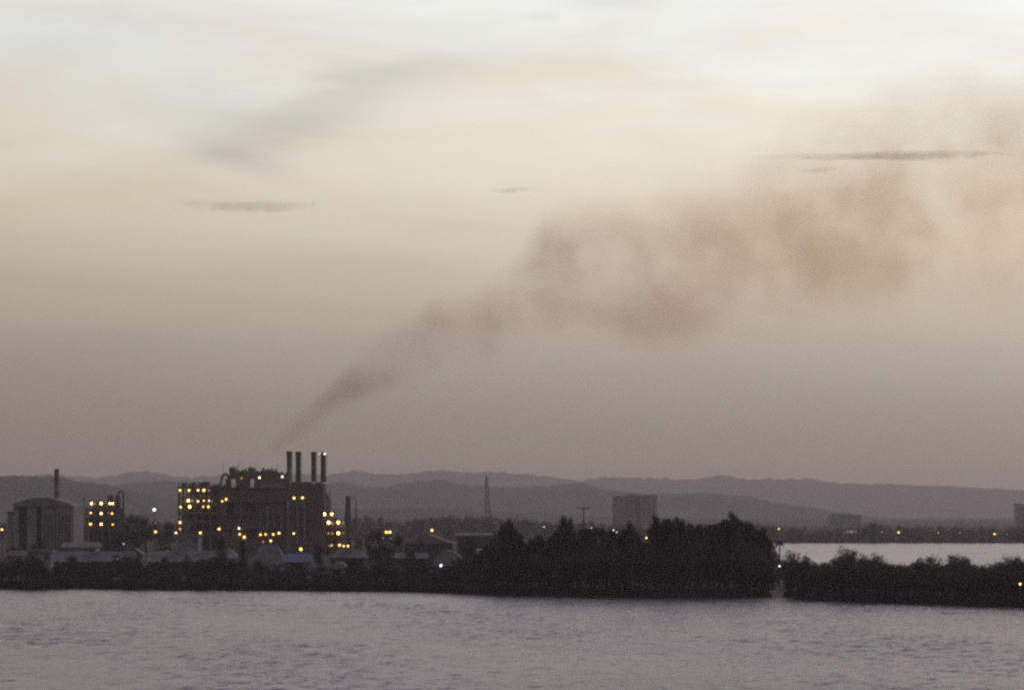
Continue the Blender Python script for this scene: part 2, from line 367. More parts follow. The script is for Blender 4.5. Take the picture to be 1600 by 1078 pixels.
# -- lamp-lit boiler frame
Bf = Thing('boiler_structure', 'open steel boiler frame with three rows of yellow lamps beside the boiler house', 'plant frame', (X(314, D0), D0, 1.0))
steel_frame(Bf, D0, 283, 344, [760, 776, 787, 801, 815, 832], 13, 5, gy)
for px0, px1, py0, py1 in ((286, 291, 754, 760), (297, 301, 755.5, 760), (303, 306, 753, 760), (311, 317, 754, 760), (318, 327, 752.5, 760), (334, 343, 757, 760)):
    Bf.pbox('roof_unit', 'steel', D0, px0, px1, py0, py1, -4, 3)
for px, r, py0, py1 in ((305, 1.5, 762, 775), (318, 1.6, 776, 800), (336, 1.7, 762, 786), (292, 1.2, 788, 814), (330, 2.0, 802, 831), (306, 1.8, 803, 831)):
    Bf.part('vessel', MB().lathe((X(px, D0), D0+1, Z(py1, D0)), [(r*.7, 0), (r, .5), (r, Z(py0, D0)-Z(py1, D0)-.6), (r*.6, Z(py0, D0)-Z(py1, D0)-.2)], 14), 'duct', smooth=True)
for a in ((294, 312, 790, 800), (312, 342, 790, 800), (290, 340, 803, 814), (300, 342, 817, 831), (300, 344, 834, gy), (311, 343, 763.5, 774)):
    Bf.pbox('casing_panel', 'clad', D0, a[0], a[1], a[2], a[3], 3.0, 5.5)
for px, py, r, k in ((285, 766, .5, 'yel'), (299, 766, .45, 'yel'), (313, 766, .52, 'yel'), (322, 766, .52, 'yel'), (330, 766.5, .35, 'dim'), (298, 782, .66, 'yelbig'), (304, 782, .4, 'dim'), (313, 783, .45, 'yel'),
        (322, 782, .42, 'yel'), (330, 782, .36, 'yel'), (300, 791.5, .66, 'yelbig'), (286, 792, .33, 'yel'), (321, 791.5, .33, 'yel'), (329, 791.5, .38, 'yel'), (285, 816, .5, 'yel'), (285, 826, .35, 'yel'), (334.5, 783, .22, 'dim')):
    lamp_on(Bf, px, py, D0, -7.9, r, k)

# -- boiler house
Bh = Thing('boiler_house', 'tall dark boiler house of steel bays with gaps and roof gear left of the stacks', 'boiler house', (X(400, D0), D0, 1.0))
CL = 'clad'
for a in ((345.5, 452, 762, 784), (345.5, 356.5, 784.1, gy), (370, 387, 784.1, gy), (402.5, 447, 784.1, gy), (356.6, 369.9, 804, gy), (387.1, 402.4, 803, 826), (387.1, 402.4, 841, gy)):
    Bh.pbox('casing', CL, D0, *a, -7, 7)
for a in ((355, 359, 748, 761.9), (371, 389, 746, 761.9), (399.5, 408, 748, 761.9), (447, 452, 744, 761.9)):
    Bh.pbox('casing', CL, D0, *a, -6.5, 6.5)
Bh.pbox('duct', 'duct', D0, 408.3, 446.8, 755, 761.8, -6.2, 6)
for a in ((360, 367.5, 730, 748), (367.6, 389, 736.5, 746), (389.2, 398.3, 730.5, 747.8), (398.4, 408, 739.5, 747.8)):
    Bh.pbox('roof_casing', CL, D0, *a, -5, 5)
poly = [(408.2, 755), (408.2, 736), (413, 734.6), (428, 735), (436, 738), (446, 741.5), (450, 743.5), (450, 755)]
Bh.part('roof_casing', MB().prism([(X(a, D0), Z(b_, D0)) for a, b_ in poly], D0-5.5, D0+5.5), CL)
Bh.part('vent_cowl', MB().tube((X(411.5, D0), D0, Z(736, D0)), (X(411.5, D0), D0, Z(730.5, D0)), .5, .35, 10), 'steel')
Bh.part('vent_cowl', MB().tube((X(431, D0), D0, Z(737, D0)), (X(431, D0), D0, Z(732, D0)), .45, .3, 10), 'duct')
Bh.part('jib', MB().tube((X(369, D0), D0, Z(732, D0)), (X(375, D0), D0, Z(724.5, D0)), .22, .12, 6), 'steel')
pp = MB()
pts = [(344, 762), (346, 752), (349, 743), (352.5, 740), (356, 741.5), (358.5, 747), (360, 748)]
for (a, b_), (c, d_) in zip(pts, pts[1:]): pp.tube((X(a, D0), D0-2, Z(b_, D0)), (X(c, D0), D0-2, Z(d_, D0)), .42, n=8)
Bh.part('pipe', pp, 'steel')
for a in ((419, 421.5, 791, 830), (430, 432, 796, 826), (451, 453.5, 792, 822), (441, 443, 800, 848), (378, 379.5, 790, 815), (408, 409.5, 795, 838)):
    Bh.pbox('pale_strip', 'duct', D0, *a, -8.0, -7.1)  # pale strips added for the brightness seen through gaps between the columns
for py in (762, 784, 806, 826):
    Bh.part('walkway', MB().box(X(346, D0), X(449, D0), D0-8.4, D0-7.002, Z(py, D0)-.15, Z(py, D0)+.05), 'steel')
    mb = MB().tube((X(346, D0), D0-8.3, Z(py, D0)+1.1), (X(449, D0), D0-8.3, Z(py, D0)+1.1), .06, n=5)
    for i in range(18): mb.tube((X(346+i*6, D0), D0-8.3, Z(py, D0)+.05), (X(346+i*6, D0), D0-8.3, Z(py, D0)+1.1), .05, n=4)
    Bh.part('handrail', mb, 'steel')
for px, py, r, k in ((351, 783, .45, 'yel'), (357, 780, .5, 'yel'), (381, 747.5, .4, 'dim'), (408.7, 746.5, .5, 'yel'), (444, 745, .5, 'whi'), (377, 825, .42, 'yel'), (378, 834, .48, 'yel'), (385, 838.5, .48, 'yel'), (346, 826, .48, 'yel')):
    lamp_on(Bh, px, py, D0, -9.0, r, k)

random.seed(404)
for px, w_, h_ in ((347, 4, 3), (352, 3, 5), (371, 3, 2.5), (377, 5, 2), (383, 2.5, 4), (401, 3, 4), (405, 2, 2), (417, 4, 2.5), (424, 2, 4), (440, 3, 2.5), (447, 2.5, 4)):
    top = interp([(345, 762), (359, 762), (360, 736.5), (398, 736.5), (399, 739.5), (408, 739.5), (409, 735.5), (428, 735), (450, 743)], px)
    Bh.pbox('roof_gear', 'steel', D0, px, px+w_, top-h_, top+.6, -3, 1)
for i in range(22):
    px = random.uniform(347, 444); p0 = random.uniform(787, 845); p1 = min(p0+random.uniform(8, 30), 860)
    Bh.part('riser_pipe', MB().tube((X(px, D0), D0-7.4, Z(p0, D0)), (X(px, D0), D0-7.4, Z(p1, D0)), random.uniform(.14, .3), n=6), random.choice(('steel', 'duct', 'stack')))
for i in range(12):
    px = random.uniform(347, 425); py = random.uniform(766, 848); p1 = px+random.uniform(8, 22)
    Bh.part('header_pipe', MB().tube((X(px, D0), D0-7.9, Z(py, D0)), (X(p1, D0), D0-7.9, Z(py, D0)), random.uniform(.14, .26), n=6), random.choice(('steel', 'duct', 'stack')))
for px in (349, 366, 379, 392, 413, 433): Bh.part('lightning_rod', MB().tube((X(px, D0), D0, Z(745, D0)), (X(px, D0), D0, Z(random.uniform(722, 729), D0)), .07, n=5), 'steel')
for a in ((356.7, 369.8, 784.2, 803.9), (387.2, 402.3, 784.2, 802.9), (387.2, 402.3, 826.1, 840.9)): Bh.pbox('gap_backing', 'duct', D0, *a, 5, 6)  # sheets added behind the gaps, standing for the dim hazy view through them
# -- stack house and four stacks
Sh = Thing('stack_house', 'dark block carrying the four tall smokestacks with a round duct on its side', 'plant building', (X(478, D0), D0, 1.0))
for a in ((452.2, 508, 756, gy), (457, 487, 753, 755.9), (494, 503, 753.5, 755.9)):
    Sh.pbox('casing', CL, D0, *a, -6.8, 8)
for px in (461, 473, 485, 497):
    Sh.pbox('rib', 'steel', D0, px, px+1.6, 757, gy, -7.4, -6.803)
for a in ((466, 468, 790, 850), (477, 479, 785, 850)): Sh.pbox('pale_strip', 'duct', D0, *a, -8.2, -7.45)
pts = [(508, 772), (512, 776), (514.3, 782), (514.6, 789), (513, 797), (513, gy)]
pp = MB()
for (a, b_), (c, d_) in zip(pts, pts[1:]): pp.tube((X(a, D0), D0, Z(b_, D0)), (X(c, D0), D0, Z(d_, D0)), .9, n=10)
Sh.part('duct', pp, 'duct')
Sh.part('aerial', MB().tube((X(516, D0), D0, Z(gy, D0)), (X(516, D0), D0, Z(765, D0)), .12, n=5), 'steel')
lamp_on(Sh, 462, 778, D0, -8.2, .48, 'yel'); lamp_on(Sh, 475, 777.5, D0, -8.2, .42, 'yel')
SL = ['leftmost of the four smokestacks, with a paler lower half', 'second of the four smokestacks, close beside the leftmost', 'third of the four smokestacks, right of the wide gap', 'rightmost of the four smokestacks, with two white lamps at its top']
for i, (px, pt, w_) in enumerate(((453, 705, 8.0), (466, 705, 8.2), (491, 706, 7.6), (505, 706.5, 8.0))):
    r = w_*D0/F/2; x = X(px, D0); zb, zt = Z(752.5 if px < 500 else 753, D0), Z(pt, D0); yy = D0-3+(i % 2)*3
    T = Thing('smokestack', SL[i], 'smokestack', (x, yy, zb), 'four smokestacks of the power plant')
    zm = zb+(zt-zb)*(.48 if i == 0 else .42)
    T.part('lower_shaft', MB().tube((x, yy, zb), (x, yy, zm), r*1.02, r, 18), 'stackband' if i == 0 else 'stack', smooth=False)
    T.part('upper_shaft', MB().tube((x, yy, zm+.002), (x, yy, zt-1.6), r, r*.98, 18), 'stack')
    T.part('rim', MB().lathe((x, yy, zt-1.6), [(r*.99, 0), (r*1.16, .3), (r*1.16, 1.2), (r*.9, 1.6)], 18), 'stack')
    T.part('platform_ring', MB().lathe((x, yy, zt-2.6), [(r*1.45, 0), (r*1.45, .12)], 18), 'steel')
    mb = MB().tube((x+r+.25, yy-.6, zb), (x+r+.25, yy-.6, zt-1), .05, n=4).tube((x+r+.25, yy+.0, zb), (x+r+.25, yy, zt-1), .05, n=4)
    T.part('ladder', mb, 'steel')
    if i == 3:
        lamp_on(T, 508.6, 709.3, D0, -4.3, .52, 'whi'); lamp_on(T, 501, 709.3, D0, -4.3, .30, 'whi')

# -- distillation unit right of the stacks
Pu = Thing('process_unit', 'brightly lit tank and platform unit right of the boiler plant', 'process unit', (X(520, D0), D0, 1.0))
steel_frame(Pu, D0, 499, 539, [824, 838, 855], 9, 4, gy)
steel_frame(Pu, D0, 504, 526, [809.5], 8, 2, 824, brace=False)
for px, r, pt, pb in ((508, 1.6, 800, gy), (519, 1.9, 797.5, gy), (529.5, 2.0, 811, gy), (514, 1.1, 826, gy), (536, 1.0, 818, gy)):
    h = Z(pt, D0)-Z(pb, D0)
    Pu.part('vessel', MB().lathe((X(px, D0), D0+.5, Z(pb, D0)), [(r, 0), (r, h-.8), (r*.75, h-.25), (r*.2, h)], 16), 'concrete', smooth=True)
Pu.pbox('casing_panel', 'concrete', D0, 502, 538, 826, 836, 3.2, 4.0); Pu.pbox('casing_panel', 'concrete', D0, 502, 538, 840, 853, 3.2, 4.0)
for px, py, r, k in ((508, 803, .80, 'yelbig'), (520, 803, .66, 'yelbig'), (502, 819, .56, 'yelbig'), (515, 816, .58, 'yelbig'), (520.5, 817, .4, 'dim'), (530, 816, .78, 'yelbig'), (530, 832.5, .78, 'yelbig'), (515, 833, .38, 'dim'),
        (521, 833, .42, 'dim'), (507, 852, .36, 'yel'), (516.5, 852, .42, 'dim'), (520, 851.5, .42, 'yel'), (532, 851, .52, 'yel'), (538.5, 852.5, .36, 'yel'), (545, 852.5, .36, 'yel'), (538, 816, .25, 'dim'), (538, 832, .25, 'dim'), (506, 838, .22, 'dim')):
    lamp_on(Pu, px, py, D0, -5.8, r, k)
T = Thing('flue_stack', 'short dark flue stack standing just right of the lit process unit', 'chimney', (X(542.5, D0), D0+6, 1.0))
x = X(542.5, D0)
T.part('shaft', MB().lathe((x, D0+6, 1.0), [(1.25, 0), (1.2, 16), (.95, 16.4), (.9, Z(777.5, D0)-1)], 16), 'stack')
T.part('rim', MB().lathe((x, D0+6, Z(779, D0)), [(1.0, 0), (1.02, .8), (.8, 1.0)], 16), 'stack')
T = Thing('gooseneck_mast', 'thin hooked mast beside the short flue stack', 'mast', (X(554, D0), D0+6, 1.0))
pp = MB(); pts = [(555, gy), (555, 782), (554, 778.5), (551.5, 777), (549.5, 778)]
for (a, b_), (c, d_) in zip(pts, pts[1:]): pp.tube((X(a, D0), D0+6, Z(b_, D0)), (X(c, D0), D0+6, Z(d_, D0)), .2, n=6)
T.part('pole', pp, 'steel')

# -- left process unit
Lu = Thing('left_process_unit', 'dark steel process tower with a square grid of nine yellow lamps', 'process unit', (X(162, D0), D0, 1.0)); Lu.o.name = 'process_unit'
steel_frame(Lu, D0, 139, 187, [794, 809, 826], 11, 4, gy)
for px, r, pt, m in ((152, 1.3, 783, 'steel'), (172, 1.15, 772, 'stack'), (183.5, 1.0, 773, 'stack'), (161, 1.2, 786, 'steel'), (178, 1.5, 792, 'steel'), (145, 1.5, 796, 'steel')):
    h = Z(pt, D0)-1
    Lu.part('column_vessel', MB().lathe((X(px, D0), D0+1, 1.0), [(r, 0), (r, h-.8), (r*.7, h-.2), (r*.2, h)], 14), m, smooth=True)
pp = MB(); pts = [(183.5, 774), (184.5, 769.5), (187, 767), (190.5, 767), (192.3, 770), (192.6, gy)]
for (a, b_), (c, d_) in zip(pts, pts[1:]): pp.tube((X(a, D0), D0+1, Z(b_, D0)), (X(c, D0), D0+1, Z(d_, D0)), .38, n=8)
Lu.part('overhead_pipe', pp, 'steel')
for a in ((139, 187, 796, 807), (139, 187, 811, 824), (139, 187, 829, gy)): Lu.pbox('casing_panel', 'clad', D0, *a, 3.0, 4.5)
for px, py, r, k in ((147, 786.5, .52, 'yelbig'), (162, 786.5, .52, 'yelbig'), (175.5, 786.5, .5, 'yelbig'), (179.5, 786.5, .52, 'yelbig'), (146, 801, .40, 'yel'), (162, 802, .5, 'yelbig'), (179, 802, .5, 'yel'),
        (145.5, 818.5, .45, 'yel'), (162, 818.5, .55, 'yelbig'), (180, 819, .4, 'yel'), (173, 801, .25, 'dim'), (153, 787, .25, 'dim')):
    lamp_on(Lu, px, py, D0, -6.8, r, k)
T = Thing('thin_mast', 'thin bare mast between the domed hall and the lamp-lit tower', 'mast', (X(131.5, D0), D0, 1.0))
T.part('pole', MB().tube((X(131.5, D0), D0, 1), (X(131.5, D0), D0, Z(773, D0)), .28, .16, 8), 'steel')

# -- domed storage hall and its chimney
DH = 1000
Hl = Thing('storage_hall', 'large pale storage hall with low domed roof and wall buttresses', 'hall', (X(76, DH), DH, 1.0))
hx0, hx1 = X(30, DH), X(123, DH); hd = 12
for a, b_ in ((30, 38), (51, 66), (73, 123)): Hl.part('wall', MB().box(X(a, DH), X(b_, DH), DH-hd, DH+hd, 1.0, Z(791, DH)), 'wall')
for a, b_ in ((38.01, 50.99), (66.01, 72.99)): Hl.part('recessed_wall', MB().box(X(a, DH), X(b_, DH), DH-hd+2.5, DH+hd-1, 1.0, Z(792, DH)), 'darkwall')  # shade of the recesses put into a darker wall colour
prof = [(30, 791), (31, 787), (40, 783.5), (52, 780), (64, 778), (84, 778), (96, 780), (108, 784), (118, 788), (124, 791)]
Hl.part('roof', MB().prism([(X(a, DH), Z(b_, DH)) for a, b_ in prof][::-1], DH-hd-.8, DH+hd+.8), 'roofbrown')
for i in range(9): Hl.part('buttress', MB().box(X(76+i*5.4, DH), X(77.5+i*5.4, DH), DH-hd-.9, DH-hd-.003, 1.0, Z(801 if i % 2 else 797, DH)), 'wall')
Hl.part('annex', MB().box(X(20, DH), X(29.9, DH), DH-hd+1, DH+hd, 1.0, Z(801, DH)), 'wall')
Hl.part('annex_roof', MB().box(X(19.3, DH), X(29.9, DH), DH-hd+.4, DH+hd+.4, Z(801, DH)+.003, Z(801, DH)+.5), 'roofbrown')
T = Thing('brick_chimney', 'tall red brown chimney with a paler band rising behind the domed hall', 'chimney', (X(88.5, 1030), 1030, 1.0))
x = X(88.5, 1030)
for nm, y0, y1, r, m in (('shaft', None, 768, .86, 'red'), ('band', 768, 756, .82, 'stackband'), ('top_shaft', 756, 733.5, .80, 'red')):
    T.part(nm, MB().tube((x, 1030, 1 if y0 is None else Z(y0, 1030)+.002), (x, 1030, Z(y1, 1030)), r*1.02, r, 16), m)
T.part('rim', MB().lathe((x, 1030, Z(735, 1030)), [(.82, 0), (.93, .2), (.93, .5), (.7, .6)], 16), 'red')

# -- sheds of the yard
def shed(name, label, cat, px0, px1, ye, yr, D, depth, roof='gable', wm_='wall', rm='roof', gz=1.0, doors=1, wins=0, oh=.5, posts=0):
    x0, x1, ze, zr = X(px0, D), X(px1, D), Z(ye, D), Z(yr, D); y0, y1 = D, D+depth; cx, cy = (x0+x1)/2, D+depth/2
    T = Thing(name, label, cat, (cx, cy, gz))
    T.part('wall', MB().box(x0+oh, x1-oh, y0+oh, y1-oh, gz, ze), wm_)
    if roof == 'gable':      # ridge across the view, slope faces the water
        T.part('roof', MB().prismx([(y0-.3, ze+.003), (y1+.3, ze+.003), (cy, zr)], x0, x1), rm)
    elif roof == 'front':    # gable end faces the water
        T.part('roof', MB().prism([(x0, ze+.003), (x1, ze+.003), (cx, zr)][::-1], y0-.4, y1+.4), rm)
    elif roof == 'hip':
        i = min((x1-x0)*.28, depth*.5)
        T.part('roof', MB().add([(x0, y0, ze+.003), (x1, y0, ze+.003), (x1, y1, ze+.003), (x0, y1, ze+.003), (x0+i, cy, zr), (x1-i, cy, zr)],
               [(3, 2, 1, 0), (0, 1, 5, 4), (1, 2, 5), (2, 3, 4, 5), (3, 0, 4)]), rm)
    elif roof == 'flat':
        T.part('roof', MB().box(x0, x1, y0, y1, ze+.003, zr), rm)
    elif roof == 'arch':
        n = 12; poly = [(cx+(x1-x0)/2*math.cos(math.pi*k/n), ze+.003+(zr-ze)*math.sin(math.pi*k/n)) for k in range(n+1)]
        T.part('roof', MB().prism(poly, y0-.3, y1+.3), rm)
        T.part('gable_end', MB().prism([(cx+(a-cx)*.9, ze+.01+(b_-ze)*.9) for a, b_ in poly], y0-.36, y0-.303), wm_)
    for i in range(doors):
        dx = x0+(x1-x0)*(i+.5)/doors
        dr = T.part('door', MB().box(dx-1.0, dx+1.0, y0+oh-.06, y0+oh-.003, gz, min(gz+2.3, ze-.2)), 'darkwall')
    for i in range(wins):
        dx = x0+oh+(x1-x0-2*oh)*(i+.5)/wins
        if doors and abs(((dx-x0)/(x1-x0)*doors) % 1-.5) < .12: continue
        f_ = T.part('window', MB().box(dx-.7, dx+.7, y0+oh-.08, y0+oh-.003, ze-1.9, ze-.6), 'wall')
        T.part('pane', MB().box(dx-.58, dx+.58, y0+oh-.10, y0+oh-.082, ze-1.78, ze-.72), 'glass', f_)
    for i in range(posts):
        dx = x0+.4+(x1-x0-.8)*i/(posts-1)
        T.part('post', MB().box(dx-.08, dx+.08, y0-.25, y0+.0, gz, ze), 'darkwall')
        T.part('eave_bracket', MB().prism([(dx-.45, ze-.01), (dx, ze-.6), (dx+.45, ze-.01)][::1], y0-.28, y0-.253), 'wall')
    return T
shed('quay_shed', 'long grey shed with pale verandah posts below the domed hall', 'shed', 82, 206, 877, 862, 720, 12, 'gable', 'darkwall', 'roof', doors=3, wins=7, posts=13)
shed('quay_shed', 'long grey shed with pale verandah posts left of the two dark conifers', 'shed', 228, 326, 877, 861, 722, 12, 'gable', 'darkwall', 'roof', doors=2, wins=5, posts=11)
shed('office_block', 'grey flat-roofed block under the lamp-lit boiler frame', 'building', 277, 312, 838.5, 836, 930, 10, 'flat', 'wall', 'roof', doors=1, wins=4)
shed('yard_shed', 'low brown roofed shed in front of the domed hall', 'shed', 95, 152, 855, 847, 860, 10, 'gable', 'wall', 'roofbrown', wins=4)
shed('net_store', 'little pale gabled store in front of the office block', 'store', 246, 272, 869, 860, 775, 6, 'front', 'wall', 'roofpale', doors=1, wins=1)
shed('net_store', 'little grey gabled store right of the long shed below the domed hall', 'store', 196, 224, 866, 856, 790, 6, 'front', 'wall', 'roof', doors=1, wins=1)
shed('white_hut', 'small pale hut at the far left behind the shore scrub', 'hut', 11, 36, 868, 860, 760, 7, 'gable', 'wall', 'roof', wins=2)
shed('low_house', 'low house with pale flat roof beside the pale hut on the left', 'house', 40, 82, 864, 859, 780, 8, 'flat', 'wall', 'roof', wins=3)
shed('warehouse', 'wide grey hip-roofed warehouse behind the blue-roofed shed', 'warehouse', 318, 372, 872, 858, 800, 14, 'hip', 'wall', 'roof', doors=2, wins=4)
shed('warehouse', 'grey green hip-roofed warehouse left of the blue-roofed shed', 'warehouse', 388, 446, 882, 851, 770, 16, 'hip', 'wall', 'roofgreen', doors=2, wins=3)
shed('blue_shed', 'blue-roofed shed catching lamp light below the orange lamp', 'shed', 440, 486, 878, 865, 735, 9, 'gable', 'wall2', 'tarp', doors=2, wins=2)
shed('shore_house', 'shore house with pale hip roof below the bright process unit', 'house', 512, 574, 871, 857, 740, 11, 'hip', 'darkwall', 'roof', doors=1, wins=5)
shed('boat_house', 'small arched boat house below the pale hip-roofed house', 'boat house', 511, 541, 889, 878, 690, 8, 'arch', 'wall', 'roof', doors=1)
shed('gable_hall', 'wide low gabled hall behind the trees below a single yellow lamp', 'hall', 630, 708, 849, 834, 880, 20, 'front', 'darkwall', 'roofbrown', doors=2, wins=5)
shed('arched_hut', 'grey green arched hut with a cool white lamp at its door', 'hut', 674, 723, 884, 860, 700, 14, 'arch', 'wall', 'roofgreen', doors=1)
shed('blue_house', 'bluish walled house left of the arched hut', 'house', 616, 668, 872, 864, 705, 9, 'gable', 'wall2', 'roof', doors=1, wins=4)
shed('flat_store', 'long low store with thin pale flat roof left of the tall square-topped tree', 'store', 712, 778, 837, 833.5, 900, 12, 'flat', 'darkwall', 'roofpale', doors=2, wins=4)
shed('flat_store', 'store with bright pale roof edge half hidden by the tall square-topped tree', 'store', 744, 790, 863, 858, 720, 9, 'flat', 'darkwall', 'roofpale', doors=1, wins=2)
shed('tilted_roof_house', 'house with sloping pale roof among mangroves at the right edge', 'house', 1560, 1612, 890, 876, 615, 8, 'front', 'darkwall', 'roofpale', wins=2)
shed('shore_cabin', 'pale little cabin glimpsed in the middle of the casuarina wood', 'cabin', 1001, 1017, 852, 846, 760, 6, 'gable', 'concrete', 'roof', doors=1)
shed('shore_cabin', 'pale cabin right of the tall square-topped tree', 'cabin', 812, 832, 852, 842, 780, 7, 'gable', 'wall', 'roof', doors=1)

# -- single lamps on posts
YL = 'yard lamps on posts before the boiler plant'
for px, py, r, k, lb in ((407, 835, .45, 'yel', 'leftmost yellow yard lamp in the row of four before the boiler house'), (415, 834.5, .45, 'yel', 'second yellow yard lamp in the row of four before the boiler house'),
        (427, 834.5, .45, 'yel', 'third yellow yard lamp in the row of four before the boiler house'), (436, 832.5, .5, 'yel', 'rightmost yellow yard lamp in the row of four before the boiler house'),
        (423, 844.5, .42, 'yel', 'yellow lamp on a short post below the row of four yard lamps'), (411, 846, .34, 'dim', 'dim lamp on a short post below the row of four yard lamps'),
        (459, 833, .5, 'yel', 'yellow yard lamp standing alone before the stack house'), (470, 857.5, .62, 'ora', 'bright orange lamp on a post above the blue-roofed shed'),
        (313, 832, .52, 'yel', 'yellow yard lamp below the lamp-lit boiler frame'), (275, 832, .42, 'yel', 'yellow yard lamp at the left foot of the boiler frame'),
        (243, 830.5, .5, 'yel', 'yellow yard lamp below the high white lamp'), (241, 796, .62, 'whi', 'high white lamp on a tall post left of the boiler frame'),
        (212, 829, .26, 'dim', 'faint lamp right of the grid of nine lamps'), (243.5, 817, .2, 'dim', 'tiny faint lamp between the high white lamp and the yard lamp under it')):
    lamp_post(px, py, D0-14, lb, r, k, group=YL)
for px, py, D, r, k, lb in ((3, 827, 1020, .36, 'yel', 'lamp at the very left edge of the photo'), (15, 827, 1020, .52, 'whi', 'bright pinkish white lamp left of the domed hall'), (17.5, 816, 1030, .26, 'dim', 'faint orange lamp above the lamps left of the domed hall'),
        (603.5, 831, 900, .42, 'yel', 'left lamp of the close pair between the shore trees'), (609, 831, 900, .42, 'yel', 'right lamp of the close pair between the shore trees'),
        (598.5, 840, 900, .2, 'dim', 'tiny dim lamp below the close pair, left'), (610, 841, 900, .24, 'dim', 'tiny dim lamp below the close pair, right'),
        (675, 828, 900, .46, 'yel', 'single yellow lamp above the wide gabled hall'), (688.5, 883, 648, .44, 'cya', 'cool white lamp in front of the arched hut'),
        (193.5, 849, 830, .15, 'whi', 'tiny white lamp under the grid of nine lamps'), (183, 872, 715, .16, 'whi', 'tiny white lamp at the long verandah shed'),
        (850, 823, 800, .13, 'yel', 'faint lamp behind the wood left of the tall twin-topped tree'), (924, 825, 790, .26, 'yel', 'orange lamp behind the wood right of the cross-armed pole'),
        (958.5, 828, 590, .13, 'cya', 'faint greenish lamp below the apartment block, upper'), (963.5, 831, 590, .11, 'cya', 'faint greenish lamp below the apartment block, lower'),
        (1010, 840, 586, .22, 'yel', 'lamp above the little cabin in the casuarina wood'), (1218, 884, 600, .20, 'whi', 'white lamp in the gap between the two woods'),
        (1217, 826, 1590, .32, 'yel', 'small yellow lamp at the tip of the far shore'), (1594, 912, 520, .26, 'yel', 'warm lamp among mangroves by the water at the right edge')):
    lamp_post(px, py, D, lb, r, k, group='single lamps along the shore')
FL = ['faint street lamp on the far shore right of the dark gabled house', 'brightest street lamp on the far shore, second right of the gabled house', 'faint street lamp in the middle of the far shore', 'faint street lamp on the far shore, right of its middle', 'warm street lamp on the far shore towards the right edge', 'dim street lamp at the pale low house on the far shore', 'dim street lamp left of the pale low house on the far shore', 'faint last street lamp on the far shore at the right edge']
for i, (px, py, r, k) in enumerate(((1378, 831, .32, 'dim'), (1404, 831.5, .5, 'yel'), (1466, 832, .36, 'dim'), (1500, 832, .36, 'dim'), (1554, 834, .42, 'yel'), (1330, 830.5, .4, 'dim'), (1319, 833, .3, 'dim'), (1573, 835, .26, 'dim'))):
    lamp_post(px, py, 1612, FL[i], r*1.15, k, 1.2, 'street lamps on the far shore')

# -- lattice tower, cross-armed pole
DT = 2000
T = Thing('lattice_tower', 'slender tapering lattice tower rising against the hills', 'tower', (X(762, DT), DT, 1.0))
zb, zt = 1.0, Z(745, DT); cxb, cxt = X(763.5, DT), X(760, DT)
def tw(k, sx_, sy_): h = 2.3*(1-k)+.55*k; return (cxb+(cxt-cxb)*k+sx_*h, DT+sy_*h, zb+(zt-zb)*k)
for a in (-1, 1):
    for c in (-1, 1): T.part('leg', MB().tube(tw(0, a, c), tw(1, a, c), .32, .26, 6), 'steel')
nb_ = 10
for k in range(nb_):
    mb = MB(); k0, k1 = k/nb_, (k+1)/nb_
    for (a, c), (d, e) in (((-1, -1), (1, -1)), ((1, -1), (1, 1)), ((1, 1), (-1, 1)), ((-1, 1), (-1, -1))):
        mb.tube(tw(k0, a, c), tw(k1, d, e), .17, n=5).tube(tw(k1, a, c), tw(k0, d, e), .17, n=5).tube(tw(k1, a, c), tw(k1, d, e), .15, n=5)
    T.part('brace_panel', mb, 'steel')
T.part('aerial', MB().tube((cxt, DT, zt), (cxt, DT, zt+1.6), .2, .1, 6), 'steel')
T = Thing('utility_pole', 'cross-armed utility pole standing above the wood beside the apartment block', 'utility pole', (X(912, 780), 780, 1.0))
x = X(912, 780)
T.part('pole', MB().tube((x, 780, 1), (x, 780, Z(789, 780)), .2, .15, 8), 'wood')
T.part('crossarm', MB().tube((X(903, 780), 780, Z(792, 780)), (x, 780, Z(795, 780)), .13, n=6).tube((x, 780, Z(795, 780)), (X(921, 780), 780, Z(793, 780)), .13, n=6), 'wood')
for px in (903.5, 907, 917, 920.5): T.part('insulator', MB().lathe((X(px, 780), 780, Z(795, 780)), [(.08, 0), (.16, .2), (.1, .5)], 8), 'concrete')

# ------------------------------------------------------------------ far buildings
def block(name, label, D, px0, px1, pt, depth, m, floors, bays, gz=1.0, m2=None, split=None, cap=None):
    x0, x1, zt = X(px0, D), X(px1, D), Z(pt, D)
    T = Thing(name, label, 'building', ((x0+x1)/2, D+depth/2, gz))
    xs = X(split, D) if split else x1
    T.part('wall', MB().box(x0, xs, D, D+depth, gz, zt), m)
    if split: T.part('wall', MB().box(xs+.02, x1, D-3.0, D+depth-2, gz, zt+.4), m2, label='pinkish half of the block')
    for c in cap or (): T.part('roof_house', MB().box(X(c[0], D), X(c[1], D), D+2, D+depth-3, zt+.405, Z(c[2], D)), c[3] if len(c) > 3 else m)
    fh = (zt-gz)/floors
    for k in range(floors):
        z = gz+k*fh
        T.part('floor_band', MB().box(x0-.1, xs-.05, D-.5, D-.003, z+fh-.45, z+fh-.15), m)
        for i in range(bays):
            bx = x0+(x1-x0)*(i+.5)/bays; bw = (x1-x0)/bays*.27
            yf = D if (not split or bx < xs-1) else D-3.0
            if split and abs(bx-xs) < bw+.2: continue
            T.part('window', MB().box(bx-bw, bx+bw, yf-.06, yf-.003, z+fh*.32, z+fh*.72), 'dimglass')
    return T
block('apartment_block', 'tall grey and pink apartment block standing above the wood against the hills', 2500, 958, 1026, 774.5, 22, 'cream', 9, 8, m2='pink', split=1000, cap=((982, 997, 771.5), (1008, 1014, 773, 'pink')))
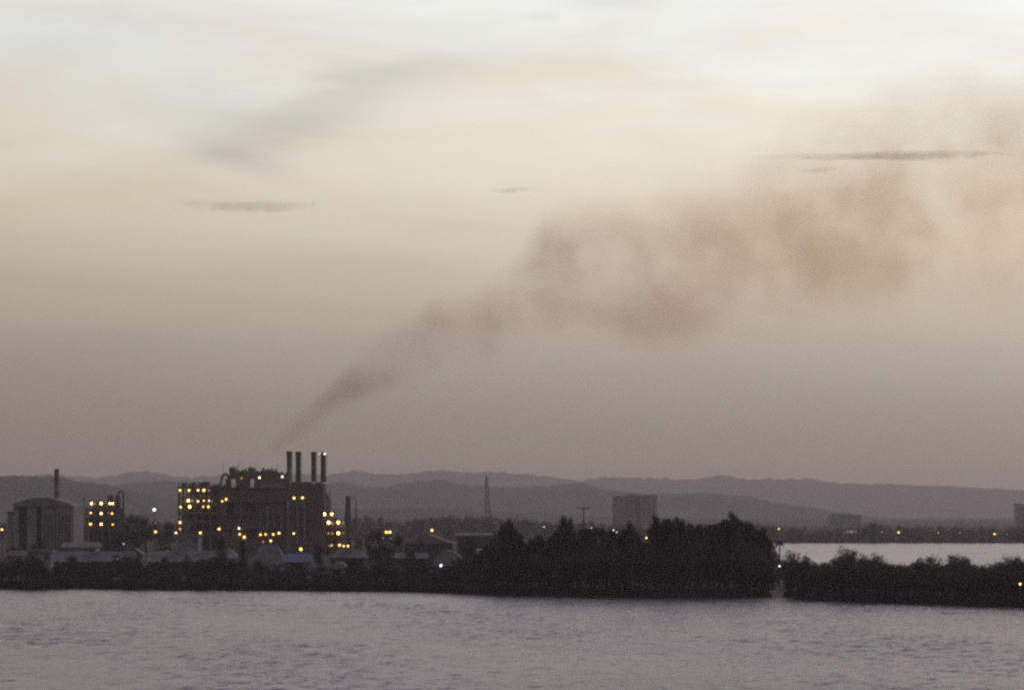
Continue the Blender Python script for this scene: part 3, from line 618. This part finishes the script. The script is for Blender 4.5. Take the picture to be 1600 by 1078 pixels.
block('long_block', 'long low flat-topped building across the inner bay', 3300, 1296, 1345, 804, 18, 'cream', 4, 10, 1.2, cap=((1301, 1330, 802),))
block('tower_block', 'hazy tower block cut by the right edge of the photo', 3000, 1589, 1626, 791, 18, 'cream', 7, 5, 1.2, cap=((1587, 1612, 786.5),))
for px0, px1, pt, lb in ((1322, 1340, 829, 'pale low house on the far shore below the long flat building'), (1362, 1370, 815, 'dark gabled house poking above the far shore trees')):
    shed('far_house', lb, 'house', px0, px1, pt+3, pt, 1618, 8, 'gable', 'wall' if px0 < 1350 else 'darkwall', 'roofpale' if px0 < 1350 else 'roofbrown', 1.2, doors=1, wins=2)

# ------------------------------------------------------------------ trees
def leafy(mb, c, rad, n, size, squash=1.0, droop=0.0):
    for _ in range(n):
        while True:
            p = Vector((random.uniform(-1, 1), random.uniform(-1, 1), random.uniform(-1, 1)))
            if p.length <= 1: break
        p = p*(.45+.55*p.length) if p.length > 0 else p
        q = Vector(c)+Vector((p.x*rad, p.y*rad, p.z*rad*squash))
        s = size*random.uniform(.6, 1.5)
        a = Vector((random.gauss(0, 1), random.gauss(0, 1), random.gauss(0, .7)-droop)).normalized()*s
        b_ = Vector((random.gauss(0, 1), random.gauss(0, 1), random.gauss(0, 1))).normalized()*s*.55
        i = len(mb.v); mb.v += [tuple(q-a*.5-b_*.4), tuple(q+a*.6), tuple(q-a*.3+b_*.7)]; mb.f.append((i, i+1, i+2))
def make_casuarina(seed, slim):      # unit height 1, feathery, irregular leader
    random.seed(seed); tr = MB(); cr = MB(); lean = random.uniform(-.04, .04)
    def ax(k): return Vector((lean*k+.012*math.sin(9*k+seed), .012*math.cos(7*k+seed), k))
    for k in range(6): tr.tube(ax(k/6*.97), ax((k+1)/6*.97), .018*(1-k/6*.85), .018*(1-(k+1)/6*.85), 6)
    for k in range(46):
        h = .10+.88*(k/45)**.9; r = slim*(1-h)**.8*(.65+.8*random.random())+.016
        az_ = random.uniform(0, 6.283); tip = ax(h)+Vector((math.cos(az_)*r, math.sin(az_)*r, r*random.uniform(.15, .7)))
        if tip.z > 1: tip.z = 1
        tr.tube(ax(h*.97), tip, .005, .002, 4)
        for j in range(3):
            c = ax(h).lerp(tip, .35+.32*j); leafy(cr, c, .034+.030*random.random(), 20, .024, 1.15, .6)
    leafy(cr, ax(.95), .022, 25, .022, 2.2)
    for _ in range(5): leafy(cr, ax(random.uniform(.5, .9)), slim*.35, 40, .03, 1.3)
    return tr.mesh('trunk', 'bark'), cr.mesh('crown', 'leaf')
def make_round(seed, wide, m='leaf2'):       # unit height 1, broad crown in clumps
    random.seed(seed); tr = MB(); cr = MB()
    tr.tube((0, 0, 0), (.02, 0, .35), .035, .026, 7)
    for k in range(15):
        az_ = k*2.4+random.uniform(-.4, .4); rr = wide*random.uniform(.2, .85); h = random.uniform(.32, .86)
        rr *= math.sqrt(max(1-((h-.5)/.5)**2, .1)) if h > .5 else 1
        c = (math.cos(az_)*rr, math.sin(az_)*rr, h)
        tr.tube((.02, 0, .3+.02*(k % 4)), c, .012, .004, 5)
        leafy(cr, c, random.uniform(.13, .20), 105, .045, .8)
    leafy(cr, (0, 0, .82), .17, 140, .045, .9); leafy(cr, (0, 0, .45), wide*.8, 220, .05, .6)
    return tr.mesh('trunk', 'bark'), cr.mesh('crown', m)
def make_cone(seed):
    random.seed(seed); tr = MB().tube((0, 0, 0), (0, 0, .95), .022, .004, 7); cr = MB()
    for k in range(60):
        h = .06+.9*k/59; r = .24*(1-h)**.85+.012; az_ = k*2.4
        c = (math.cos(az_)*r*.7, math.sin(az_)*r*.7, h); tr.tube((0, 0, h), c, .006, .002, 4); leafy(cr, c, .045+r*.25, 34, .032, .8)
    return tr.mesh('trunk', 'bark'), cr.mesh('crown', 'leafred')
def make_palm(seed):
    random.seed(seed); tr = MB(); cr = MB(); tr.tube((0, 0, 0), (.03, 0, .5), .022, .017, 7).tube((.03, 0, .5), (.04, 0, .86), .017, .014, 7)
    for k in range(30):
        az_ = k*2.4; up = random.uniform(-.2, 1.4); prev = Vector((.04, 0, .86)); d = Vector((math.cos(az_), math.sin(az_), up)).normalized()
        for j in range(6):
            nx_ = prev+d*.026; d = (d+Vector((0, 0, -.26))).normalized(); w_ = .030*(1-j/7); sd_ = Vector((-d.y, d.x, 0)).normalized()*w_
            i = len(cr.v); cr.v += [tuple(prev+sd_), tuple(prev-sd_), tuple(nx_-sd_*.8), tuple(nx_+sd_*.8)]; cr.f.append((i, i+1, i+2, i+3)); prev = nx_
    return tr.mesh('trunk', 'bark'), cr.mesh('crown', 'leaf2')
CAS = [make_casuarina(30+i, s_) for i, s_ in enumerate((.20, .25, .16, .30, .22, .27))]
RND = [make_round(50+i, s_) for i, s_ in enumerate((.42, .52, .36, .48))]
SCR = [make_round(60+i, s_, 'leafred') for i, s_ in enumerate((.5, .42, .58))]
CON = [make_cone(70), make_cone(71)]; PLM = make_palm(75)
random.seed(99)
def tree(name, v, px, pt, D, label, group, w_=1.0, gz=.9):
    h = Z(pt, D)-gz
    o = tag(link(name, None, (X(px, D), D, gz)), label, 'tree', group)
    rz = random.uniform(0, 6.28)
    for nm, me in (('trunk', v[0]), ('crown', v[1])):
        c = link(nm, me, (0, 0, 0), o)
    o.scale = (h*w_, h*w_, h); o.rotation_euler = (0, 0, rz); return o
# skyline of the wood in the middle
WOOD = [(722, 880), (735, 866), (755, 862), (772, 850), (780, 828), (790, 824), (805, 828), (814, 844), (830, 840), (850, 834), (868, 828), (885, 830), (902, 829), (925, 825), (950, 827), (975, 826), (990, 827), (1000, 838), (1010, 850), (1017, 838), (1025, 816),
        (1045, 812), (1065, 813), (1085, 818), (1100, 826), (1115, 820), (1130, 812), (1150, 810), (1165, 818), (1180, 824), (1195, 832), (1206, 846), (1212, 868)]
GW = 'casuarinas massed in the middle wood'
tree('casuarina_tree', CAS[3], 795, 813, 604, 'tall dark square-topped tree at the left end of the middle wood', GW, .8)
tree('casuarina_tree', CAS[1], 786, 822, 606, 'dark tree pressed against the left side of the tall square-topped tree', GW, .8)
tree('casuarina_tree', CAS[3], 802, 824, 607, 'dark tree pressed against the right side of the tall square-topped tree', GW, .8)
tree('casuarina_tree', CAS[2], 881, 809, 602, 'tall narrow twin-topped tree left of the cross-armed pole', GW, 1.0)
tree('casuarina_tree', CAS[0], 889, 812, 604, 'narrow tree forming the right tip of the twin-topped pair', GW, .9)
tree('casuarina_tree', CAS[2], 984, 817, 596, 'thin spiky tree in front of the apartment block', GW, .9)
tree('casuarina_tree', CAS[0], 1026, 808, 593, 'tall feathery tree just right of the apartment block', GW, 1.0)
tree('casuarina_tree', CAS[4], 1041, 812, 597, 'feathery tree second right of the apartment block', GW, 1.0)
tree('casuarina_tree', CAS[0], 1058, 810, 592, 'spiky feathery tree third right of the apartment block', GW, .9)
tree('casuarina_tree', CAS[2], 1148, 803, 592, 'highest spire of the middle wood, near its right end', GW, 1.1)
tree('casuarina_tree', CAS[4], 1133, 813, 594, 'broad feathery tree left of the highest spire', GW, 1.0)
tree('casuarina_tree', CAS[0], 1172, 820, 596, 'feathery tree right of the highest spire', GW, .9)
tree('casuarina_tree', CAS[2], 1191, 826, 597, 'thin outer tree at the right end of the middle wood', GW, .9)
for px in range(728, 1210, 7):
    q = px+random.uniform(-4, 4); D = shoreD(q)+random.uniform(6, 38)
    tree('casuarina_tree', random.choice(CAS), q, interp(WOOD, q)+abs(random.gauss(0, 5)), D, 'dark casuarina packed into the middle wood', GW, random.uniform(1.05, 1.6))
for px in range(724, 1216, 13):
    q = px+random.uniform(-5, 5)
    tree('shore_tree', random.choice(RND), q, min(interp(WOOD, q)+random.uniform(22, 50), 893), shoreD(q)+random.uniform(3, 8), 'low dark leafy tree at the waterline of the middle wood', 'leafy trees under the middle wood', random.uniform(.8, 1.2))
RIGHT = [(1222, 884), (1232, 866), (1240, 862), (1250, 869), (1258, 866), (1270, 873), (1290, 875), (1302, 868), (1312, 860), (1330, 860), (1338, 870), (1350, 868), (1371, 867), (1384, 875), (1410, 877), (1430, 872), (1450, 871), (1466, 876), (1482, 874),
         (1495, 868), (1515, 872), (1530, 879), (1555, 875), (1573, 869), (1590, 871), (1650, 870)]
GR = 'mangroves on the right-hand spit'
for px, pt, k, w_, lb in ((1238, 857, 2, .7, 'small round-topped mangrove at the left tip of the spit'), (1259, 862, 0, .7, 'second small mangrove from the left tip of the spit'), (1320, 853, 1, .72, 'largest round mangrove on the spit, dark against the inner bay'),
        (1350, 861, 2, .45, 'thin mangrove just right of the largest round one'), (1371, 861, 2, .6, 'pointed mangrove below the far street lamps'), (1452, 866, 1, 1.0, 'broad mangrove mound in the middle of the spit'),
        (1497, 863, 3, 1.0, 'broad mangrove mound right of the middle of the spit'), (1573, 863, 0, .8, 'round mangrove left of the sloping pale roof'), (1592, 865, 2, .8, 'round mangrove above the sloping pale roof')):
    tree('mangrove_tree', RND[k], px, pt, 572 if px < 1300 else 556, lb, GR, w_)
for px in range(1230, 1660, 9):
    q = px+random.uniform(-4, 4)
    tree('mangrove_tree', random.choice(RND), q, interp(RIGHT, q)+abs(random.gauss(0, 4))+1, shoreD(q)+random.uniform(9, 30), 'dark mangrove packed into the right-hand spit', GR, random.uniform(.8, 1.2))
for px in range(1236, 1660, 12):
    q = px+random.uniform(-5, 5)
    tree('mangrove_tree', random.choice(RND), q, interp(RIGHT, q)+random.uniform(16, 34), shoreD(q)+random.uniform(3, 7), 'low mangrove at the waterline of the right-hand spit', 'waterline mangroves of the right-hand spit', random.uniform(.9, 1.3))
tree('palm_tree', PLM, 1216, 838, 640, 'lone small palm in the gap between the two woods', None, 1.0)
GL = 'trees among the sheds on the left shore'
for v, px, pt, D, w_, lb in ((CON[0], 346, 838, 668, 1.0, 'left one of the two dark cone-shaped trees before the boiler plant'), (CON[1], 379, 843, 672, 1.0, 'right one of the two dark cone-shaped trees before the boiler plant'),
        (SCR[0], 592, 822, 760, .55, 'dark bushy tree left of the close pair of lamps'), (SCR[1], 621, 832, 730, .6, 'dark bushy tree right of the close pair of lamps'), (SCR[2], 590, 850, 672, .7, 'broad dark tree below the close pair of lamps'),
        (SCR[0], 640, 858, 690, .7, 'dark tree between the blue house and the gabled hall'), (SCR[1], 705, 852, 735, .5, 'dark tree right of the gabled hall'), (SCR[2], 735, 840, 760, .6, 'dark tree below the thin pale flat roof'),
        (SCR[0], 760, 848, 690, .6, 'dark tree left of the tall square-topped tree'), (SCR[1], 497, 848, 770, .6, 'dark tree at the foot of the bright process unit'), (SCR[0], 662, 872, 672, .5, 'low dark tree beside the arched hut'),
        (SCR[2], 62, 838, 800, .5, 'dark tree in front of the domed hall'), (SCR[0], 20, 850, 820, .6, 'dark tree left of the domed hall near the edge'), (SCR[1], 215, 822, 980, .8, 'dark tree below the faint lamp right of the nine lamps'),
        (SCR[2], 190, 828, 930, .8, 'wide dark tree under the grid of nine lamps'), (SCR[0], 228, 803, 1150, .9, 'hazy dark tree left of the high white lamp'), (SCR[1], 205, 800, 1180, .8, 'hazy dark tree between the nine lamps and the high white lamp'),
        (SCR[1], 262, 812, 1160, .7, 'hazy dark tree right of the high white lamp'), (SCR[0], 255, 838, 900, .8, 'dark tree before the high white lamp post'), (SCR[2], 96, 852, 800, .4, 'small dark tree beside the brown roofed shed'),
        (SCR[0], 560, 838, 900, .5, 'small dark tree right of the short flue stack'), (SCR[1], 576, 832, 960, .5, 'hazy tree between the flue stack and the pair of lamps'), (SCR[2], 215, 868, 690, .6, 'dark mound of a tree between the two verandah sheds'), (SCR[0], 440, 830, 1060, .5, 'dark tree before the boiler house'),
        (SCR[1], 112, 866, 700, .8, 'low dark tree hiding part of the verandah shed below the domed hall'), (SCR[0], 150, 872, 690, 1.0, 'low bushy tree before the middle of the verandah shed below the domed hall'), (SCR[2], 182, 864, 705, .5, 'slim dark tree by the tiny white lamp of the verandah shed'),
        (SCR[1], 258, 868, 698, .7, 'low dark tree before the left end of the verandah shed by the conifers'), (SCR[2], 292, 864, 706, .45, 'slim dark tree before the middle of the verandah shed by the conifers'), (SCR[0], 318, 870, 695, .8, 'low dark tree between the verandah shed and the left conifer'),
        (SCR[0], 404, 872, 690, .7, 'low dark tree before the grey green hip-roofed warehouse'), (SCR[1], 466, 876, 690, .8, 'low dark tree before the blue-roofed shed'), (SCR[2], 552, 868, 690, .7, 'dark tree before the pale hip-roofed shore house'), (SCR[0], 48, 864, 720, .7, 'dark tree before the low flat-roofed house on the left'),
        (SCR[1], 652, 872, 672, .6, 'low dark tree before the bluish walled house')):
    tree('shore_tree', v, px, pt, D, lb, GL, w_)
LEFT = [(-40, 880), (20, 880), (45, 870), (75, 884), (110, 886), (165, 888), (200, 876), (220, 874), (240, 886), (270, 889), (305, 884), (340, 874), (362, 884), (385, 876), (420, 888), (500, 888), (560, 890), (585, 876), (610, 884), (660, 890), (725, 876)]
for px in range(-20, 728, 8):
    q = px+random.uniform(-5, 5)
    if random.random() < .16: continue
    tree('scrub_tree', random.choice(SCR), q, interp(LEFT, q)+random.choice((-9, -4, 0, 2, 5, 8, 12, 16))+random.uniform(-3, 3), shoreD(q)+random.uniform(5, 24), 'low dark scrub tree in the belt along the left shore', 'scrub belt along the left shore', random.uniform(.9, 1.5), .8)
# undergrowth hanging to the waterline: nobody could count it
ug = MB()
TOPS = [(-40, 899), (700, 900), (730, 872), (1195, 866), (1208, 890), (1214, 915), (1226, 915), (1234, 890), (1300, 888), (1640, 893)]
for _ in range(85000):
    q = random.uniform(-60, 1660)
    if 1209 < q < 1229 and random.random() < .8: continue
    dd = shoreD(q)+random.uniform(-1.0, 7); z1 = Z(interp(TOPS, q)+4*math.sin(q*.11)+3*math.sin(q*.043+1)+2.5*math.sin(q*.29), dd); z = -.1+(z1)*random.random()**1.3
    if dd < shoreD(q)+.8 and z > 2.2: continue
    leafy(ug, (X(q, dd), dd, z), .35, 1, .46)
tag(link('undergrowth', ug.mesh('undergrowth', 'leafred')), 'dark undergrowth hanging over the waterline', 'undergrowth', None, 'stuff')
# far belts of trees
def belt(name, label, prof, D, dep, n, gz, size):
    mb = MB()
    clumps = []
    q = prof[0][0]
    while q < prof[-1][0]:
        clumps.append((q, interp(prof, q)+random.uniform(-2.5, 5), D+random.uniform(0, dep), random.uniform(1.6, 3.6))); q += random.uniform(2.5, 6)
    for q, pt, d, r in clumps:
        zt = Z(pt, d); leafy(mb, (X(q, d), d, zt-r*.9), r, n, size, 1.0)
        k = zt-r*1.6
        while k > gz: leafy(mb, (X(q, d)+random.uniform(-1, 1), d, k), r*1.1, n, size*1.2, 1.0); k -= r*1.1
    tag(link(name, mb.mesh(name, 'far_leaf')), label, 'trees', None, 'stuff')
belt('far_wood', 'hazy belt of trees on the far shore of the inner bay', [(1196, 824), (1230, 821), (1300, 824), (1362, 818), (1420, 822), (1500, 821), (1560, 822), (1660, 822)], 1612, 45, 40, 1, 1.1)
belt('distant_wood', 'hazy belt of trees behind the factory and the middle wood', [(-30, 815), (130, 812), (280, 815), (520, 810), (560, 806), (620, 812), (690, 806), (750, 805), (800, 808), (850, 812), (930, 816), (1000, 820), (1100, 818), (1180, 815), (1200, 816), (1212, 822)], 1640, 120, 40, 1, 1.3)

# ------------------------------------------------------------------ haze, smoke, thin clouds
def volmat(name):
    m = bpy.data.materials.new(name); m.use_nodes = True; t = m.node_tree; t.nodes.clear()
    v = N(t, 'ShaderNodeVolumePrincipled'); o = N(t, 'ShaderNodeOutputMaterial'); t.links.new(v.outputs[0], o.inputs['Volume']); m.cycles.volume_sampling = 'DISTANCE'; return m, t, v
m, t, v = volmat('dusk_haze'); v.inputs['Color'].default_value = (.73, .71, .67, 1); v.inputs['Density'].default_value = SIG; v.inputs['Anisotropy'].default_value = .4
haze = link('haze', MB().box(-4800, 4800, -400, 14600, -1.6, HTOP).mesh('haze', m))
tag(haze, 'thin grey dusk haze filling the air over the bay', 'haze', None, 'stuff')

PL = [(392, 730, 7, .12), (405, 716, 14, .18), (426, 698, 22, .26), (452, 676, 28, .40), (480, 654, 34, .54), (510, 628, 40, .68), (545, 600, 48, .78), (590, 572, 60, .76), (640, 550, 74, .86), (690, 528, 82, .84), (740, 522, 86, .50), (790, 498, 100, .40), (826, 455, 132, .52),
      (850, 432, 144, .64), (900, 428, 154, .62), (960, 425, 158, .62), (1010, 430, 164, .60), (1070, 408, 165, .54), (1140, 385, 178, .52), (1220, 358, 200, .52), (1310, 330, 226, .54), (1400, 300, 244, .56), (1500, 280, 256, .58), (1600, 270, 258, .58), (1720, 264, 258, .54), (1840, 262, 256, 0.0)]
FLAT = .65
x0s, x1s = X(PL[0][0], D0), X(PL[-1][0], D0); zlo, zhi = 0.0, 220.0; rmax = 260*D0/F
m, t, v = volmat('drifting_smoke')
v.inputs['Anisotropy'].default_value = .6
c = N(t, 'ShaderNodeTexCoord'); s_ = N(t, 'ShaderNodeSeparateXYZ'); t.links.new(c.outputs['Object'], s_.inputs[0])
n_big = N(t, 'ShaderNodeTexNoise'); n_big.inputs['Scale'].default_value = .020; n_big.inputs['Detail'].default_value = 3; n_big.inputs['Roughness'].default_value = .55; t.links.new(c.outputs['Object'], n_big.inputs['Vector'])
n_det = N(t, 'ShaderNodeTexNoise'); n_det.inputs['Scale'].default_value = .062; n_det.inputs['Detail'].default_value = 4; n_det.inputs['Roughness'].default_value = .6; t.links.new(c.outputs['Object'], n_det.inputs['Vector'])
fx = M(t, 'DIVIDE', s_.outputs[0], x1s-x0s, clamp=True)
rp = N(t, 'ShaderNodeSeparateColor'); t.links.new(ramp(t, fx, [((X(a, D0)-x0s)/(x1s-x0s), (Z(b_, D0)/zhi, r*D0/F/rmax, d_)) for a, b_, r, d_ in PL]), rp.inputs[0])
t.links.new(ramp(t, fx, [(0, (.70, .54, .46)), (.3, (.80, .58, .45)), (.6, (.97, .66, .36)), (1, (.99, .70, .34))]), v.inputs['Color'])  # warm light on the plume put into its colour, growing to the right
axz = M(t, 'MULTIPLY', rp.outputs[0], zhi); rad = M(t, 'MULTIPLY', rp.outputs[1], rmax)
zw = M(t, 'ADD', s_.outputs[2], M(t, 'MULTIPLY', M(t, 'SUBTRACT', n_big.outputs['Fac'], .5), M(t, 'MULTIPLY', rad, .9)))
dz = M(t, 'DIVIDE', M(t, 'SUBTRACT', zw, axz), rad); dy = M(t, 'DIVIDE', s_.outputs[1], M(t, 'MULTIPLY', rad, FLAT))
d = M(t, 'SQRT', M(t, 'ADD', M(t, 'MULTIPLY', dz, dz), M(t, 'MULTIPLY', dy, dy)))
body = N(t, 'ShaderNodeMapRange', interpolation_type='SMOOTHSTEP'); body.inputs['From Min'].default_value = 1.0; body.inputs['From Max'].default_value = .2
t.links.new(d, body.inputs['Value'])
bil = N(t, 'ShaderNodeMapRange', interpolation_type='SMOOTHSTEP'); bil.inputs['From Min'].default_value = .42; bil.inputs['From Max'].default_value = .62
t.links.new(M(t, 'ADD', M(t, 'MULTIPLY', n_big.outputs['Fac'], .55), M(t, 'MULTIPLY', n_det.outputs['Fac'], .45)), bil.inputs['Value'])
bb = M(t, 'MULTIPLY_ADD', bil.outputs[0], 1.15, .28)
# the same smoke spread over a wider plume is thinner
thin = M(t, 'DIVIDE', 1.7, M(t, 'ADD', rad, 4.0))
dens = M(t, 'MULTIPLY', M(t, 'MULTIPLY', body.outputs[0], bb), M(t, 'MULTIPLY', rp.outputs[2], thin))
t.links.new(dens, v.inputs['Density'])
mb = MB(); ns_ = 20
for a, b_, r, d_ in PL:
    rr = r*D0/F*1.12
    for i in range(ns_):
        th = 2*math.pi*i/ns_; mb.v.append((X(a, D0)-x0s, math.cos(th)*rr*FLAT, min(Z(b_, D0)+math.sin(th)*rr, HTOP-6)))
for k in range(len(PL)-1):
    for i in range(ns_): mb.f.append((k*ns_+(i+1) % ns_, (k+1)*ns_+(i+1) % ns_, (k+1)*ns_+i, k*ns_+i))
mb.f += [tuple(range(ns_)), tuple(range(len(PL)*ns_-1, (len(PL)-1)*ns_-1, -1))]
sme = mb.mesh('smoke', m); bm_ = bmesh.new(); bm_.from_mesh(sme); bmesh.ops.recalc_face_normals(bm_, faces=bm_.faces); bm_.to_mesh(sme); bm_.free()
smoke = link('smoke', sme, (x0s, D0, 0))
tag(smoke, 'brown smoke plume drifting up and right from the boiler plant', 'smoke', None, 'stuff')

# streaks of dark cloud, far off and above the haze
DC = 15000
def cloud(px0, px1, py, th, label, dens, seed):
    m, t, v = volmat('streak_cloud'); v.inputs['Color'].default_value = (.50, .47, .47, 1)
    c = N(t, 'ShaderNodeTexCoord'); mp_ = N(t, 'ShaderNodeMapping'); mp_.inputs['Scale'].default_value = (4.2, 1, .45); mp_.inputs['Location'].default_value = (seed, 0, 0)
    t.links.new(c.outputs['Object'], mp_.inputs[0]); n_ = noise(t, mp_.outputs[0], 1.6, 4, .6)
    s_ = N(t, 'ShaderNodeSeparateXYZ'); t.links.new(c.outputs['Object'], s_.inputs[0])
    zz = M(t, 'ADD', M(t, 'ADD', s_.outputs[2], M(t, 'MULTIPLY', M(t, 'SINE', M(t, 'MULTIPLY_ADD', s_.outputs[0], 3.1, seed)), .28)), M(t, 'MULTIPLY', M(t, 'SUBTRACT', n_, .5), 1.5))
    r2 = M(t, 'ADD', M(t, 'ADD', M(t, 'POWER', M(t, 'ABSOLUTE', s_.outputs[0]), 1.6), M(t, 'MULTIPLY', s_.outputs[1], s_.outputs[1])), M(t, 'MULTIPLY', zz, zz))
    mr = N(t, 'ShaderNodeMapRange', interpolation_type='SMOOTHSTEP'); mr.inputs['From Min'].default_value = .95; mr.inputs['From Max'].default_value = -.2; mr.inputs['To Max'].default_value = dens
    t.links.new(M(t, 'ADD', r2, M(t, 'MULTIPLY', M(t, 'SUBTRACT', .5, n_), 2.0)), mr.inputs['Value']); t.links.new(mr.outputs[0], v.inputs['Density'])
    o = link('cloud', MB().ball((0, 0, 0), 1, 24, 12).mesh('cloud', m), (X((px0+px1)/2, DC), DC, Z(py, DC)))
    o.scale = ((px1-px0)/2*DC/F, 60, th/2*DC/F); tag(o, label, 'cloud', 'thin streaks of dark cloud')
cloud(1150, 1640, 243, 18, 'long thin dark streak of cloud crossing the smoke at the upper right', .009, 3)
cloud(1235, 1320, 266, 13, 'small faint cloud streak just under the long dark streak', .0035, 9)
cloud(240, 540, 320, 26, 'soft grey cloud streak at the left below the grey smudges', .0050, 14)
cloud(755, 845, 297, 11, 'short faint cloud streak in the middle of the sky', .004, 22)
